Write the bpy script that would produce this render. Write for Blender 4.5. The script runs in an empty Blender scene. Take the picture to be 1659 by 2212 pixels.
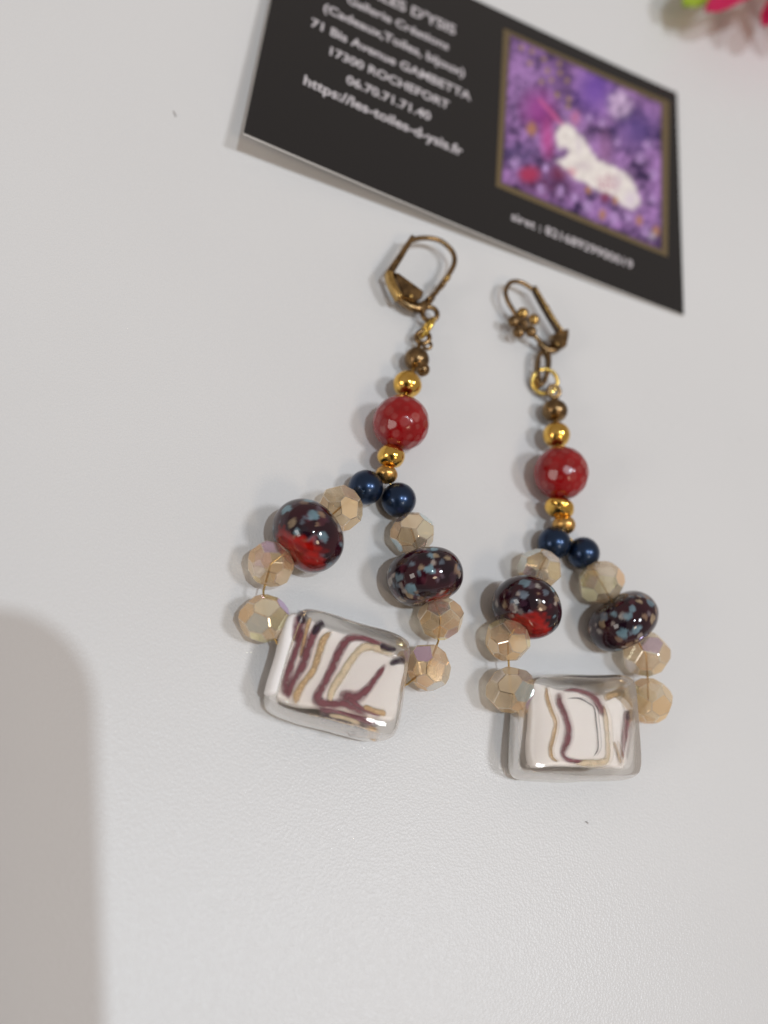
import bpy, bmesh, math, random
import numpy as np
from mathutils import Vector, Matrix, noise

random.seed(7)
S = bpy.context.scene
COL = S.collection
MM = 0.001                      # everything below is worked out in millimetres

# ------------------------------------------------------------------ camera geometry
# table plane and lens recovered from the vanishing lines of the business card
FPX, CX, CY = 2000.0, 829.5, 1106.0            # focal length / centre for a 1659 x 2212 picture
PA, PB, D0 = -2.08e-4, 1.83e-4, 135.0
_n = np.array([PA, PB, 1 / FPX]); _N = np.linalg.norm(_n); UPC = -_n / _N
def _ray(px, py, h):
    r = np.array([px - CX, py - CY, FPX])
    return r * ((D0 / FPX - h * _N) / (_n @ r))
_O = _ray(CX, CY, 0)
_X = np.array([1.0, 0, 0]) - UPC * UPC[0]; _X /= np.linalg.norm(_X)
_Y = np.cross(UPC, _X)
_B = np.array([_X, _Y, UPC])                   # camera axes -> table axes
CAM = _B @ (-_O)                               # lens position in mm above the table

def P(px, py, h=0.0):
    """point at height h (mm) above the table on the sight line of a photo pixel (1659 wide)"""
    return Vector(_B @ (_ray(px, py, h) - _O))
def rad(px, py, h, rpx):
    return rpx * float(np.linalg.norm(_ray(px, py, h))) / FPX
def crop(x0, y0, w, W=1659.0):
    """pixel inside an enlarged crop -> pixel of the 1659 wide picture"""
    k = w / W; q = 1659.0 / 3060.0
    return lambda x, y: ((x0 + x * k) * q, (y0 + y * k) * q)

cam_d = bpy.data.cameras.new("camera"); cam = bpy.data.objects.new("camera", cam_d); COL.objects.link(cam)
xa = Vector(_B @ np.array([1., 0, 0])); ya = Vector(_B @ np.array([0, -1., 0])); za = Vector(_B @ np.array([0, 0, -1.]))
M = Matrix((xa, ya, za)).transposed().to_4x4(); M.translation = Vector(CAM) * MM
cam.matrix_world = M
cam_d.sensor_fit = 'VERTICAL'; cam_d.sensor_height = 36.0; cam_d.sensor_width = 27.0
cam_d.lens = FPX / 2212.0 * 36.0
cam_d.clip_start = 0.005; cam_d.clip_end = 50
cam_d.dof.use_dof = True; cam_d.dof.focus_distance = 0.1265; cam_d.dof.aperture_fstop = 9.3
S.camera = cam

# ------------------------------------------------------------------ room light
Wd = bpy.data.worlds.new("World"); S.world = Wd; Wd.use_nodes = True
bg = Wd.node_tree.nodes["Background"]
bg.inputs[0].default_value = (1.0, 0.875, 0.785, 1); bg.inputs[1].default_value = 0.37

def lamp(name, d, dist, size, power, color, shape='DISK', size_y=None):
    l = bpy.data.lights.new(name, 'AREA'); l.shape = shape; l.size = size
    if size_y: l.size_y = size_y
    l.energy = power; l.color = color
    o = bpy.data.objects.new(name, l); COL.objects.link(o)
    d = Vector(d).normalized(); o.location = d * dist
    o.rotation_euler = d.to_track_quat('Z', 'Y').to_euler()
    return o
lamp("ceiling_lamp_cool", (-0.005, -0.135, 1), 1.8, 0.036, 9.5, (0.80, 0.91, 1.0))
lamp("ceiling_lamp_white", (0.42, -0.14, 1), 1.9, 0.28, 11.0, (0.90, 0.94, 1.0))
lamp("ceiling_lamp_warm", (0.25, -0.75, 1), 2.1, 0.40, 5.0, (1.0, 0.78, 0.55))
lamp("window_light", (-2.2, -0.8, 1.0), 2.2, 0.7, 7.0, (1.0, 0.93, 0.87), 'RECTANGLE', 0.55)

S.view_settings.view_transform = 'Standard'; S.view_settings.look = 'None'
S.view_settings.exposure = -0.12; S.view_settings.gamma = 1.0
cy = S.cycles
cy.max_bounces = 14; cy.transmission_bounces = 12; cy.transparent_max_bounces = 16; cy.glossy_bounces = 6
cy.caustics_reflective = False; cy.caustics_refractive = True; cy.sample_clamp_indirect = 25.0
cy.use_denoising = True
cy.blur_glossy = 0.3

# ------------------------------------------------------------------ materials
def srgb(r, g, b):
    f = lambda c: (c / 255 / 12.92) if c / 255 <= 0.04045 else ((c / 255 + 0.055) / 1.055) ** 2.4
    return (f(r), f(g), f(b))
def mat(name):
    m = bpy.data.materials.new(name); m.use_nodes = True
    nt = m.node_tree
    return m, nt, nt.nodes["Principled BSDF"], nt.nodes["Material Output"]
def setp(p, **k):
    for a, v in k.items():
        s = p.inputs[a.replace('_', ' ')]
        s.default_value = (*v, 1) if isinstance(v, tuple) and len(v) == 3 and s.type == 'RGBA' else v
def node(nt, t, **k):
    n = nt.nodes.new(t)
    for a, v in k.items(): setattr(n, a, v)
    return n
def add_bump(nt, p, scale, strength, dist, detail=3.0, rough=0.5):
    tc = node(nt, 'ShaderNodeTexCoord'); nz = node(nt, 'ShaderNodeTexNoise')
    nz.inputs['Scale'].default_value = scale; nz.inputs['Detail'].default_value = detail; nz.inputs['Roughness'].default_value = rough
    b = node(nt, 'ShaderNodeBump'); b.inputs['Strength'].default_value = strength; b.inputs['Distance'].default_value = dist
    nt.links.new(tc.outputs['Object'], nz.inputs['Vector']); nt.links.new(nz.outputs['Fac'], b.inputs['Height'])
    nt.links.new(b.outputs['Normal'], p.inputs['Normal'])
    return nz, b, tc
def noise_color(nt, p, nz, stops, socket='Base Color'):
    r = node(nt, 'ShaderNodeValToRGB')
    e = r.color_ramp.elements
    while len(e) < len(stops): e.new(0.5)
    for el, (pos, c) in zip(e, stops): el.position = pos; el.color = (*c, 1) if len(c) == 3 else c
    nt.links.new(nz.outputs['Fac'], r.inputs[0]); nt.links.new(r.outputs[0], p.inputs[socket])

def simple(name, color, rough=0.4, metal=0.0, bump=None, **k):
    m, nt, p, o = mat(name)
    setp(p, Base_Color=color, Roughness=rough, Metallic=metal, **k)
    if bump: add_bump(nt, p, *bump)
    return m

# white textured tabletop: fine pebbled plastic
MT, nt, p, o = mat("pebbled_white_plastic")
setp(p, Base_Color=(0.76, 0.75, 0.745), Roughness=0.29, Specular_IOR_Level=0.27)
tc = node(nt, 'ShaderNodeTexCoord')
n1 = node(nt, 'ShaderNodeTexNoise'); n1.inputs['Scale'].default_value = 3600; n1.inputs['Detail'].default_value = 1.0
n2 = node(nt, 'ShaderNodeTexVoronoi'); n2.inputs['Scale'].default_value = 3300; n2.feature = 'F1'
mx = node(nt, 'ShaderNodeMath', operation='ADD')
b1 = node(nt, 'ShaderNodeBump'); b1.inputs['Strength'].default_value = 0.115; b1.inputs['Distance'].default_value = 0.0003
for nn in (n1, n2): nt.links.new(tc.outputs['Object'], nn.inputs['Vector'])
nt.links.new(n1.outputs['Fac'], mx.inputs[0]); nt.links.new(n2.outputs['Distance'], mx.inputs[1])
nt.links.new(mx.outputs[0], b1.inputs['Height']); nt.links.new(b1.outputs[0], p.inputs['Normal'])
n3 = node(nt, 'ShaderNodeTexNoise'); n3.inputs['Scale'].default_value = 14; n3.inputs['Detail'].default_value = 6
nt.links.new(tc.outputs['Object'], n3.inputs['Vector'])
rr_ = node(nt, 'ShaderNodeMapRange'); rr_.inputs[1].default_value = 0.3; rr_.inputs[2].default_value = 0.7; rr_.inputs[3].default_value = 0.25; rr_.inputs[4].default_value = 0.35
nt.links.new(n3.outputs['Fac'], rr_.inputs[0]); nt.links.new(rr_.outputs[0], p.inputs['Roughness'])
noise_color(nt, p, n3, [(0.3, (0.685, 0.678, 0.674)), (0.7, (0.715, 0.708, 0.704))])

def metal(name, c1, c2, rough, scale, strength):
    m, nt, p, o = mat(name); setp(p, Metallic=1.0, Roughness=rough)
    nz, b, tc = add_bump(nt, p, scale, strength, 0.0002)
    noise_color(nt, p, nz, [(0.32, c1), (0.66, c2)])
    return m
BRONZE = metal("antique_bronze", (0.10, 0.063, 0.033), (0.34, 0.215, 0.10), 0.27, 900, 0.25)
BRASS = metal("worn_brass", (0.36, 0.22, 0.07), (0.62, 0.41, 0.15), 0.26, 700, 0.2)
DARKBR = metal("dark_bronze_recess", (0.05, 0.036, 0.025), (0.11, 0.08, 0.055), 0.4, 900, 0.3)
GOLD = metal("gold_plating", (0.74, 0.44, 0.09), (0.90, 0.58, 0.17), 0.15, 650, 0.35)
MATGOLD = metal("matte_gold", (0.50, 0.27, 0.08), (0.72, 0.44, 0.15), 0.33, 1800, 0.35)
RING = metal("yellow_gold_wire", (0.75, 0.50, 0.10), (0.90, 0.64, 0.18), 0.2, 500, 0.1)
NAVY = simple("navy_pearl", (0.018, 0.038, 0.085), 0.28, 0.8, (300, 0.05, 0.0002), Coat_Weight=0.25, Coat_Roughness=0.06)

def glass(name, tint, ior, clear, rough=0.0, coat=False, bump=None):
    m, nt, p, o = mat(name); nt.nodes.remove(p)
    rf = node(nt, 'ShaderNodeBsdfGlass'); rf.inputs['IOR'].default_value = ior; rf.inputs['Roughness'].default_value = rough
    tr = node(nt, 'ShaderNodeBsdfTransparent'); gl = node(nt, 'ShaderNodeBsdfGlossy'); gl.inputs['Roughness'].default_value = 0.03
    fr = node(nt, 'ShaderNodeFresnel'); fr.inputs['IOR'].default_value = ior
    m1 = node(nt, 'ShaderNodeMixShader'); m1.inputs[0].default_value = clear
    m2 = node(nt, 'ShaderNodeMixShader')
    rf.inputs[0].default_value = (*tint, 1); tr.inputs[0].default_value = (*tint, 1)
    L = nt.links.new
    L(rf.outputs[0], m1.inputs[1]); L(tr.outputs[0], m1.inputs[2])
    ge = node(nt, 'ShaderNodeNewGeometry'); fm = node(nt, 'ShaderNodeMath', operation='MULTIPLY'); iv = node(nt, 'ShaderNodeMath', operation='SUBTRACT')
    iv.inputs[0].default_value = clear * 0.8; L(ge.outputs['Backfacing'], iv.inputs[1]); iv.use_clamp = True
    L(fr.outputs[0], fm.inputs[0]); L(iv.outputs[0], fm.inputs[1])
    L(fm.outputs[0], m2.inputs[0]); L(m1.outputs[0], m2.inputs[1]); L(gl.outputs[0], m2.inputs[2])
    last = m2
    if bump:
        tc = node(nt, 'ShaderNodeTexCoord'); nz = node(nt, 'ShaderNodeTexNoise'); nz.inputs['Scale'].default_value = bump[0]; nz.inputs['Detail'].default_value = 2
        b = node(nt, 'ShaderNodeBump'); b.inputs['Strength'].default_value = bump[1]; b.inputs['Distance'].default_value = 0.0005
        L(tc.outputs['Object'], nz.inputs['Vector']); L(nz.outputs['Fac'], b.inputs['Height'])
        for q in (rf, gl, fr): L(b.outputs[0], q.inputs['Normal'])
    if coat:                                      # champagne lustre, partly painting in light focused inside, and iridescent vapour coat, different on every facet
        al = node(nt, 'ShaderNodeAttribute', attribute_name='lustre'); at = node(nt, 'ShaderNodeAttribute', attribute_name='coat')
        df = node(nt, 'ShaderNodeBsdfTranslucent'); dd = node(nt, 'ShaderNodeBsdfDiffuse')
        m4 = node(nt, 'ShaderNodeMixShader'); m4.inputs[0].default_value = 0.78; m5 = node(nt, 'ShaderNodeMixShader')
        L(al.outputs['Color'], df.inputs[0]); L(al.outputs['Color'], dd.inputs[0])
        L(df.outputs[0], m4.inputs[1]); L(dd.outputs[0], m4.inputs[2]); lw = node(nt, 'ShaderNodeLayerWeight'); lw.inputs[0].default_value = 0.35
        la = node(nt, 'ShaderNodeMath', operation='MULTIPLY_ADD'); la.inputs[1].default_value = 0.22; la.use_clamp = True
        L(lw.outputs['Facing'], la.inputs[0]); L(al.outputs['Alpha'], la.inputs[2]); L(la.outputs[0], m5.inputs[0]); L(m2.outputs[0], m5.inputs[1]); L(m4.outputs[0], m5.inputs[2])
        g2 = node(nt, 'ShaderNodeBsdfGlossy'); g2.inputs['Roughness'].default_value = 0.12
        m3 = node(nt, 'ShaderNodeMixShader')
        L(at.outputs['Color'], g2.inputs[0]); L(at.outputs['Alpha'], m3.inputs[0])
        L(m5.outputs[0], m3.inputs[1]); L(g2.outputs[0], m3.inputs[2]); last = m3
    L(last.outputs[0], o.inputs['Surface'])
    return m
CRYSTAL = glass("champagne_crystal", (1.0, 0.95, 0.85), 1.5, 0.84, 0.0, coat=True)
CLEAR = glass("clear_glass", (0.91, 0.89, 0.865), 1.45, 0.25, 0.0, bump=(170, 0.22))
BUBBLE = glass("air_bubble_glass", (0.99, 0.99, 0.99), 1.25, 0.3)

def attr_mat(name, attr, rough, **k):
    m, nt, p, o = mat(name); setp(p, Roughness=rough, **k)
    at = node(nt, 'ShaderNodeAttribute', attribute_name=attr)
    nt.links.new(at.outputs['Color'], p.inputs['Base Color'])
    return m, nt, p
LAMPWORK, nt, p = attr_mat("lampwork_glass", "paint", 0.06, Specular_IOR_Level=0.5)
AGATE, nt, p = attr_mat("red_agate", "paint", 0.22, Coat_Weight=0.35, Coat_Roughness=0.02, Specular_IOR_Level=0.3, Subsurface_Weight=0.1, Subsurface_Scale=0.0010)
p.inputs['Subsurface Radius'].default_value = (1.0, 0.25, 0.15)
PRINT, nt, p = attr_mat("printed_picture", "paint", 0.38)
COREM = simple("white_glass_core", (0.93, 0.90, 0.885), 0.35)
MAROON = simple("maroon_glass_stripe", (0.17, 0.045, 0.06), 0.3)
DARKM = simple("dark_plum_glass", (0.028, 0.014, 0.03), 0.25)
GLIT, nt, p, o = mat("gold_glitter_stripe"); setp(p, Roughness=0.3, Metallic=0.25)
nz, b, tc = add_bump(nt, p, 5200, 0.8, 0.0002)
noise_color(nt, p, nz, [(0.35, (0.36, 0.21, 0.09)), (0.55, (0.52, 0.35, 0.18)), (0.72, (0.9, 0.72, 0.46))])
PALEG, nt, p, o = mat("pale_glitter_stripe"); setp(p, Roughness=0.3, Metallic=0.1)
nz, b, tc = add_bump(nt, p, 5200, 0.8, 0.0002)
noise_color(nt, p, nz, [(0.35, (0.58, 0.45, 0.28)), (0.6, (0.70, 0.58, 0.42))])
CARDBLK = simple("black_card_print", (0.012, 0.011, 0.0115), 0.27, 0, (4000, 0.04, 0.0001))
CARDWHT = simple("white_card_stock", (0.8, 0.79, 0.77), 0.6)
INK = simple("pale_print", (0.60, 0.56, 0.58), 0.45)
FRAMEM = simple("bronze_print_border", (0.135, 0.095, 0.045), 0.38)
FRAMEIN = simple("dark_print_line", (0.03, 0.022, 0.02), 0.38)
PETAL = simple("pink_petal", (0.58, 0.018, 0.12), 0.5, 0, (500, 0.3, 0.0004), Subsurface_Weight=0.2, Subsurface_Scale=0.002)
def thin(m, c, amt):
    nt = m.node_tree; p = nt.nodes['Principled BSDF']; o = nt.nodes['Material Output']
    t = node(nt, 'ShaderNodeBsdfTranslucent'); t.inputs[0].default_value = (*c, 1); x = node(nt, 'ShaderNodeMixShader'); x.inputs[0].default_value = amt
    nt.links.new(p.outputs[0], x.inputs[1]); nt.links.new(t.outputs[0], x.inputs[2]); nt.links.new(x.outputs[0], o.inputs['Surface'])
thin(PETAL, (0.95, 0.13, 0.36), 0.45)
LEAFM = simple("green_leaf", (0.30, 0.42, 0.02), 0.5, 0, (500, 0.3, 0.0004))
STEMM = simple("green_stem", (0.10, 0.18, 0.02), 0.5)
DISC = simple("yellow_flower_disc", (0.45, 0.28, 0.03), 0.7, 0, (900, 0.8, 0.0008))
PHONEB = simple("phone_body", (0.02, 0.02, 0.022), 0.3)
LINTM = simple("grey_lint", (0.42, 0.40, 0.39), 0.9)

def soft_edge(m):
    """glass thread that thins out to nothing at its sides"""
    nt = m.node_tree; p = nt.nodes['Principled BSDF']; at = node(nt, 'ShaderNodeAttribute', attribute_name='paint')
    ml = node(nt, 'ShaderNodeMath', operation='MULTIPLY'); ml.inputs[1].default_value = 1.25; ml.use_clamp = True
    tcn = node(nt, 'ShaderNodeTexCoord'); nzs = node(nt, 'ShaderNodeTexNoise'); nzs.inputs['Scale'].default_value = 900; nzs.inputs['Detail'].default_value = 4
    mr = node(nt, 'ShaderNodeMapRange'); mr.inputs[1].default_value = 0.3; mr.inputs[2].default_value = 0.65; mr.inputs[3].default_value = 0.55; mr.inputs[4].default_value = 1.1
    mm = node(nt, 'ShaderNodeMath', operation='MULTIPLY')
    nt.links.new(tcn.outputs['Object'], nzs.inputs['Vector']); nt.links.new(nzs.outputs['Fac'], mr.inputs[0])
    nt.links.new(at.outputs['Fac'], mm.inputs[0]); nt.links.new(mr.outputs[0], mm.inputs[1]); nt.links.new(mm.outputs[0], ml.inputs[0]); nt.links.new(ml.outputs[0], p.inputs['Alpha'])
for m in (MAROON, DARKM, GLIT, PALEG): soft_edge(m)

# ------------------------------------------------------------------ builders
WORLD = {}
def thing(name, label, cat, loc, group=None):
    o = bpy.data.objects.new(name, None); COL.objects.link(o)
    o.empty_display_size = 0.005
    o.location = Vector(loc) * MM; WORLD[o] = Vector(loc)
    o['label'] = label; o['category'] = cat
    if group: o['group'] = group
    return o
def mesh(name, V, F, m, parent=None, smooth=True, paint=None, corner=None):
    """one mesh object; V in mm in table space; its origin is put at its middle"""
    V = [Vector(v) for v in V]
    c = sum(V, Vector()) / len(V)
    me = bpy.data.meshes.new(name)
    me.from_pydata([(v - c) * MM for v in V], [], F)
    me.materials.append(m)
    if smooth:
        me.polygons.foreach_set('use_smooth', [True] * len(me.polygons))
    if paint is not None:
        a = me.color_attributes.new('paint', 'FLOAT_COLOR', 'POINT')
        arr = np.ones((len(V), 4), np.float32); arr[:, :3] = paint
        a.data.foreach_set('color', arr.ravel())
    if corner is not None:                       # (attribute name, rgba per polygon)
        a = me.color_attributes.new(corner[0], 'FLOAT_COLOR', 'CORNER')
        arr = np.concatenate([np.tile(np.array(col, np.float32), (len(pg.vertices), 1)) for pg, col in zip(me.polygons, corner[1])])
        a.data.foreach_set('color', arr.ravel())
    me.update()
    o = bpy.data.objects.new(name, me); COL.objects.link(o)
    base = WORLD[parent] if parent else Vector()
    if parent: o.parent = parent
    o.location = (c - base) * MM; WORLD[o] = c
    return o
def align(axis):
    return Vector(axis).normalized().to_track_quat('Z', 'Y').to_matrix()
def lathe(profile, n, centre, axis):
    R = align(axis); V = []; F = []
    for (r, z) in profile:
        for k in range(n):
            a = 2 * math.pi * k / n
            V.append(centre + R @ Vector((r * math.cos(a), r * math.sin(a), z)))
    for i in range(len(profile) - 1):
        for k in range(n):
            F.append((i * n + k, i * n + (k + 1) % n, (i + 1) * n + (k + 1) % n, (i + 1) * n + k))
    F.append(tuple(range(n - 1, -1, -1))); F.append(tuple((len(profile) - 1) * n + k for k in range(n)))
    return V, F
def ball_profile(r, squash=1.0, hole=0.35, n=24):
    a0 = math.asin(min(0.9, hole / r))
    pr = [(hole * 0.9, -0.72 * r * squash)]
    for i in range(n + 1):
        t = a0 + (math.pi - 2 * a0) * i / n
        pr.append((r * math.sin(t), -r * squash * math.cos(t)))
    pr.append((hole * 0.9, 0.72 * r * squash))
    return pr
def bead(name, parent, px, py, h, rpx, m, axis, squash=1.0, wob=0.0, hole=0.35):
    c = P(px, py, h); r = rad(px, py, h, rpx)
    V, F = lathe(ball_profile(r, squash, hole), 40, c, axis)
    if wob:
        s = Vector((random.random() * 50,) * 3)
        V = [c + (v - c) * (1 + wob * noise.noise((v - c) / r * 1.1 + s)) for v in V]
    return mesh(name, V, F, m, parent)
def smooth_path(pts, sub=6, closed=False):
    pts = [Vector(q) for q in pts]; out = []; n = len(pts)
    rng = range(n if closed else n - 1)
    for i in rng:
        g = (lambda j: pts[j % n]) if closed else (lambda j: pts[max(0, min(n - 1, j))])
        p0, p1, p2, p3 = g(i - 1), g(i), g(i + 1), g(i + 2)
        for s in range(sub):
            t = s / sub
            out.append(0.5 * (2 * p1 + (p2 - p0) * t + (2 * p0 - 5 * p1 + 4 * p2 - p3) * t * t + (3 * p1 - p0 - 3 * p2 + p3) * t ** 3))
    if not closed: out.append(pts[-1])
    return out
def sweep(pts, w, t, closed=False, n=10, up=(0, 0, 1), square=False, taper=None):
    """cross section of half width w (sideways) and half thickness t (along up) carried along pts"""
    V = []; F = []; N = len(pts); up = Vector(up)
    for i, q in enumerate(pts):
        a = pts[(i - 1) % N] if (closed or i) else pts[0]
        b = pts[(i + 1) % N] if (closed or i < N - 1) else pts[-1]
        d = (b - a).normalized(); s = d.cross(up)
        if s.length < 1e-4: s = d.cross(Vector((1, 0, 0)))
        s.normalize(); u = s.cross(d).normalized()
        k = taper(i / max(1, N - 1)) if taper else 1.0
        for j in range(n):
            an = 2 * math.pi * (j + 0.5) / n
            ca, sa = math.cos(an), math.sin(an)
            if square:
                e = 0.35; ca = math.copysign(abs(ca) ** e, ca); sa = math.copysign(abs(sa) ** e, sa)
            V.append(q + s * (w * k * ca) + u * (t * k * sa))
    L = N if closed else N - 1
    for i in range(L):
        for j in range(n):
            F.append((i * n + j, i * n + (j + 1) % n, ((i + 1) % N) * n + (j + 1) % n, ((i + 1) % N) * n + j))
    if not closed:
        F.append(tuple(range(n - 1, -1, -1))); F.append(tuple((N - 1) * n + j for j in range(n)))
    return V, F
def ellipsoid(c, rx, ry, rz, R=None, n=20, m=12):
    R = R or Matrix.Identity(3); V = []; F = []
    for i in range(m + 1):
        t = math.pi * i / m
        for k in range(n):
            a = 2 * math.pi * k / n
            V.append(c + R @ Vector((rx * math.sin(t) * math.cos(a), ry * math.sin(t) * math.sin(a), rz * math.cos(t))))
    for i in range(m):
        for k in range(n):
            F.append((i * n + k, (i + 1) * n + k, (i + 1) * n + (k + 1) % n, i * n + (k + 1) % n))
    return V, F
def prism(poly, thick, bev=0.12):
    """plate from outline points (already in space), thickened upward with a small bevel"""
    n = len(poly); c = sum(poly, Vector()) / n; up = Vector((0, 0, 1))
    ins = [q + (c - q).normalized() * bev for q in poly]
    V = list(poly) + [q + up * (thick - bev) for q in poly] + [q + up * thick for q in ins]
    F = [tuple(range(n - 1, -1, -1)), tuple(2 * n + k for k in range(n))]
    for k in range(n):
        j = (k + 1) % n
        F += [(k, j, n + j, n + k), (n + k, n + j, 2 * n + j, 2 * n + k)]
    return V, F
def facet_body(planes, scale=(1, 1, 1)):
    """convex body cut by the given planes (normal, distance): true flat facets"""
    bm = bmesh.new(); bmesh.ops.create_cube(bm, size=4.0)
    for nrm, d in planes:
        g = bm.verts[:] + bm.edges[:] + bm.faces[:]
        r = bmesh.ops.bisect_plane(bm, geom=g, dist=1e-5, plane_co=nrm * d, plane_no=nrm, clear_outer=True)
        ed = [e for e in r['geom_cut'] if isinstance(e, bmesh.types.BMEdge)]
        if len(ed) >= 3:
            bmesh.ops.contextual_create(bm, geom=ed)
    bmesh.ops.recalc_face_normals(bm, faces=bm.faces[:])
    return bm
def sph(lat, lon):
    return Vector((math.cos(lat) * math.cos(lon), math.cos(lat) * math.sin(lon), math.sin(lat)))

COATS = [((0.78, 0.62, 1.0), 0.72), ((0.72, 0.92, 1.0), 0.66), ((1.0, 0.96, 0.60), 0.60), ((1.0, 0.66, 0.36), 0.45), ((1.0, 0.72, 0.42), 0.40), ((1.0, 0.96, 1.0), 0.35)]
def crystal(parent, px, py, h, rpx, axis, spin=0.0, long=1.0, seed=0, strong=0.45):
    c = P(px, py, h); r = rad(px, py, h, rpx); R = align(axis); rnd = random.Random(seed)
    pl = []; n = 6
    for k in range(n):
        a = 2 * math.pi * k / n + spin; s = math.pi / n
        pl += [(sph(math.radians(21), a), 0.93), (sph(math.radians(-21), a + s), 0.93),
               (sph(math.radians(56), a + s), 0.93), (sph(math.radians(-56), a), 0.93)]
    pl += [(Vector((0, 0, 1)), 0.93), (Vector((0, 0, -1)), 0.93)]
    pl = [(nrm, d * (1 + rnd.uniform(-0.015, 0.015))) for nrm, d in pl]
    bm = facet_body(pl)
    bmesh.ops.bevel(bm, geom=bm.edges[:], offset=0.026, segments=1, affect='EDGES')
    bm.faces.ensure_lookup_table(); bm.verts.index_update()
    V = [c + R @ Vector((v.co.x * r, v.co.y * r, v.co.z * r * long)) for v in bm.verts]
    F = [tuple(v.index for v in f.verts) for f in bm.faces]
    cols = []; lus = []
    for f in bm.faces:
        lc = rnd.choice(((1.0, 0.72, 0.42), (1.0, 0.80, 0.56), (1.0, 0.88, 0.72), (1.0, 0.66, 0.42)))
        lus.append((*lc, rnd.choice((0.08, 0.22, 0.40, 0.58)) if f.calc_area() > 0.08 else 0.05))
        if f.calc_area() > 0.08 and rnd.random() < strong:
            (cr, cg, cb), al = rnd.choice(COATS); cols.append((cr, cg, cb, al * rnd.uniform(0.6, 1.1)))
        else:
            cols.append((1.0, 0.86, 0.62, rnd.uniform(0.04, 0.16)) if f.calc_area() > 0.08 else (1.0, 0.95, 0.85, 0.4))
    bm.free()
    o = mesh('crystal_bead', V, F, CRYSTAL, parent, smooth=False, corner=('coat', cols))
    at = o.data.color_attributes.new('lustre', 'FLOAT_COLOR', 'CORNER')
    at.data.foreach_set('color', np.concatenate([np.tile(np.array(q, np.float32), (len(pg.vertices), 1)) for pg, q in zip(o.data.polygons, lus)]).ravel())
    return o
def agate(parent, px, py, h, rpx, axis, seed):
    c = P(px, py, h); r = rad(px, py, h, rpx); R = align(axis); rnd = random.Random(seed)
    N = 84; nr = []
    for i in range(N):
        z = 1 - 2 * (i + 0.5) / N; a = i * 2.399963
        q = Vector((math.sqrt(1 - z * z) * math.cos(a), math.sqrt(1 - z * z) * math.sin(a), z)) + Vector((rnd.gauss(0, 1), rnd.gauss(0, 1), rnd.gauss(0, 1))) * 0.045
        nr.append(q.normalized()[:])
    nr = np.array(nr); dd = np.array([rnd.uniform(0.976, 0.988) for _ in nr])
    V, F = lathe(ball_profile(1.0, 1.0, 0.09, 74), 120, Vector(), (0, 0, 1))
    D = np.array([v.normalized()[:] for v in V]); cosv = D @ nr.T
    rr = np.minimum(1.0, (dd / np.maximum(cosv, 0.05)).min(1))          # flats cut into the ball, worn round at their edges
    V = [c + R @ (v * float(q) * r) for v, q in zip(V, rr)]
    ang = np.arccos(np.clip(cosv, -1, 1))
    wob = np.array([noise.noise(Vector(d) * 9 + Vector((seed, 0, 0))) for d in D]); low = np.array([noise.noise(Vector(d) * 2 + Vector((0, seed, 0))) for d in D])
    red = np.array((0.29, 0.004, 0.006)); deep = np.array((0.22, 0.002, 0.003)); pale = np.array((0.46, 0.17, 0.15))
    k = np.clip(0.5 + low, 0, 1)[:, None]
    colr = red * k + deep * (1 - k)
    for i in range(N):
        sz = rnd.uniform(0.11, 0.20); am = rnd.choice((0.04, 0.08, 0.12, 0.18, 0.28, 0.46))
        a_ = (np.clip((sz - ang[:, i] + wob * 0.03) / 0.035, 0, 1) * am * (0.8 + 0.5 * wob))[:, None]
        colr = colr * (1 - a_) + pale * a_
    return mesh('red_agate_bead', V, F, AGATE, parent, paint=np.clip(colr, 0, 1))
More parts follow.
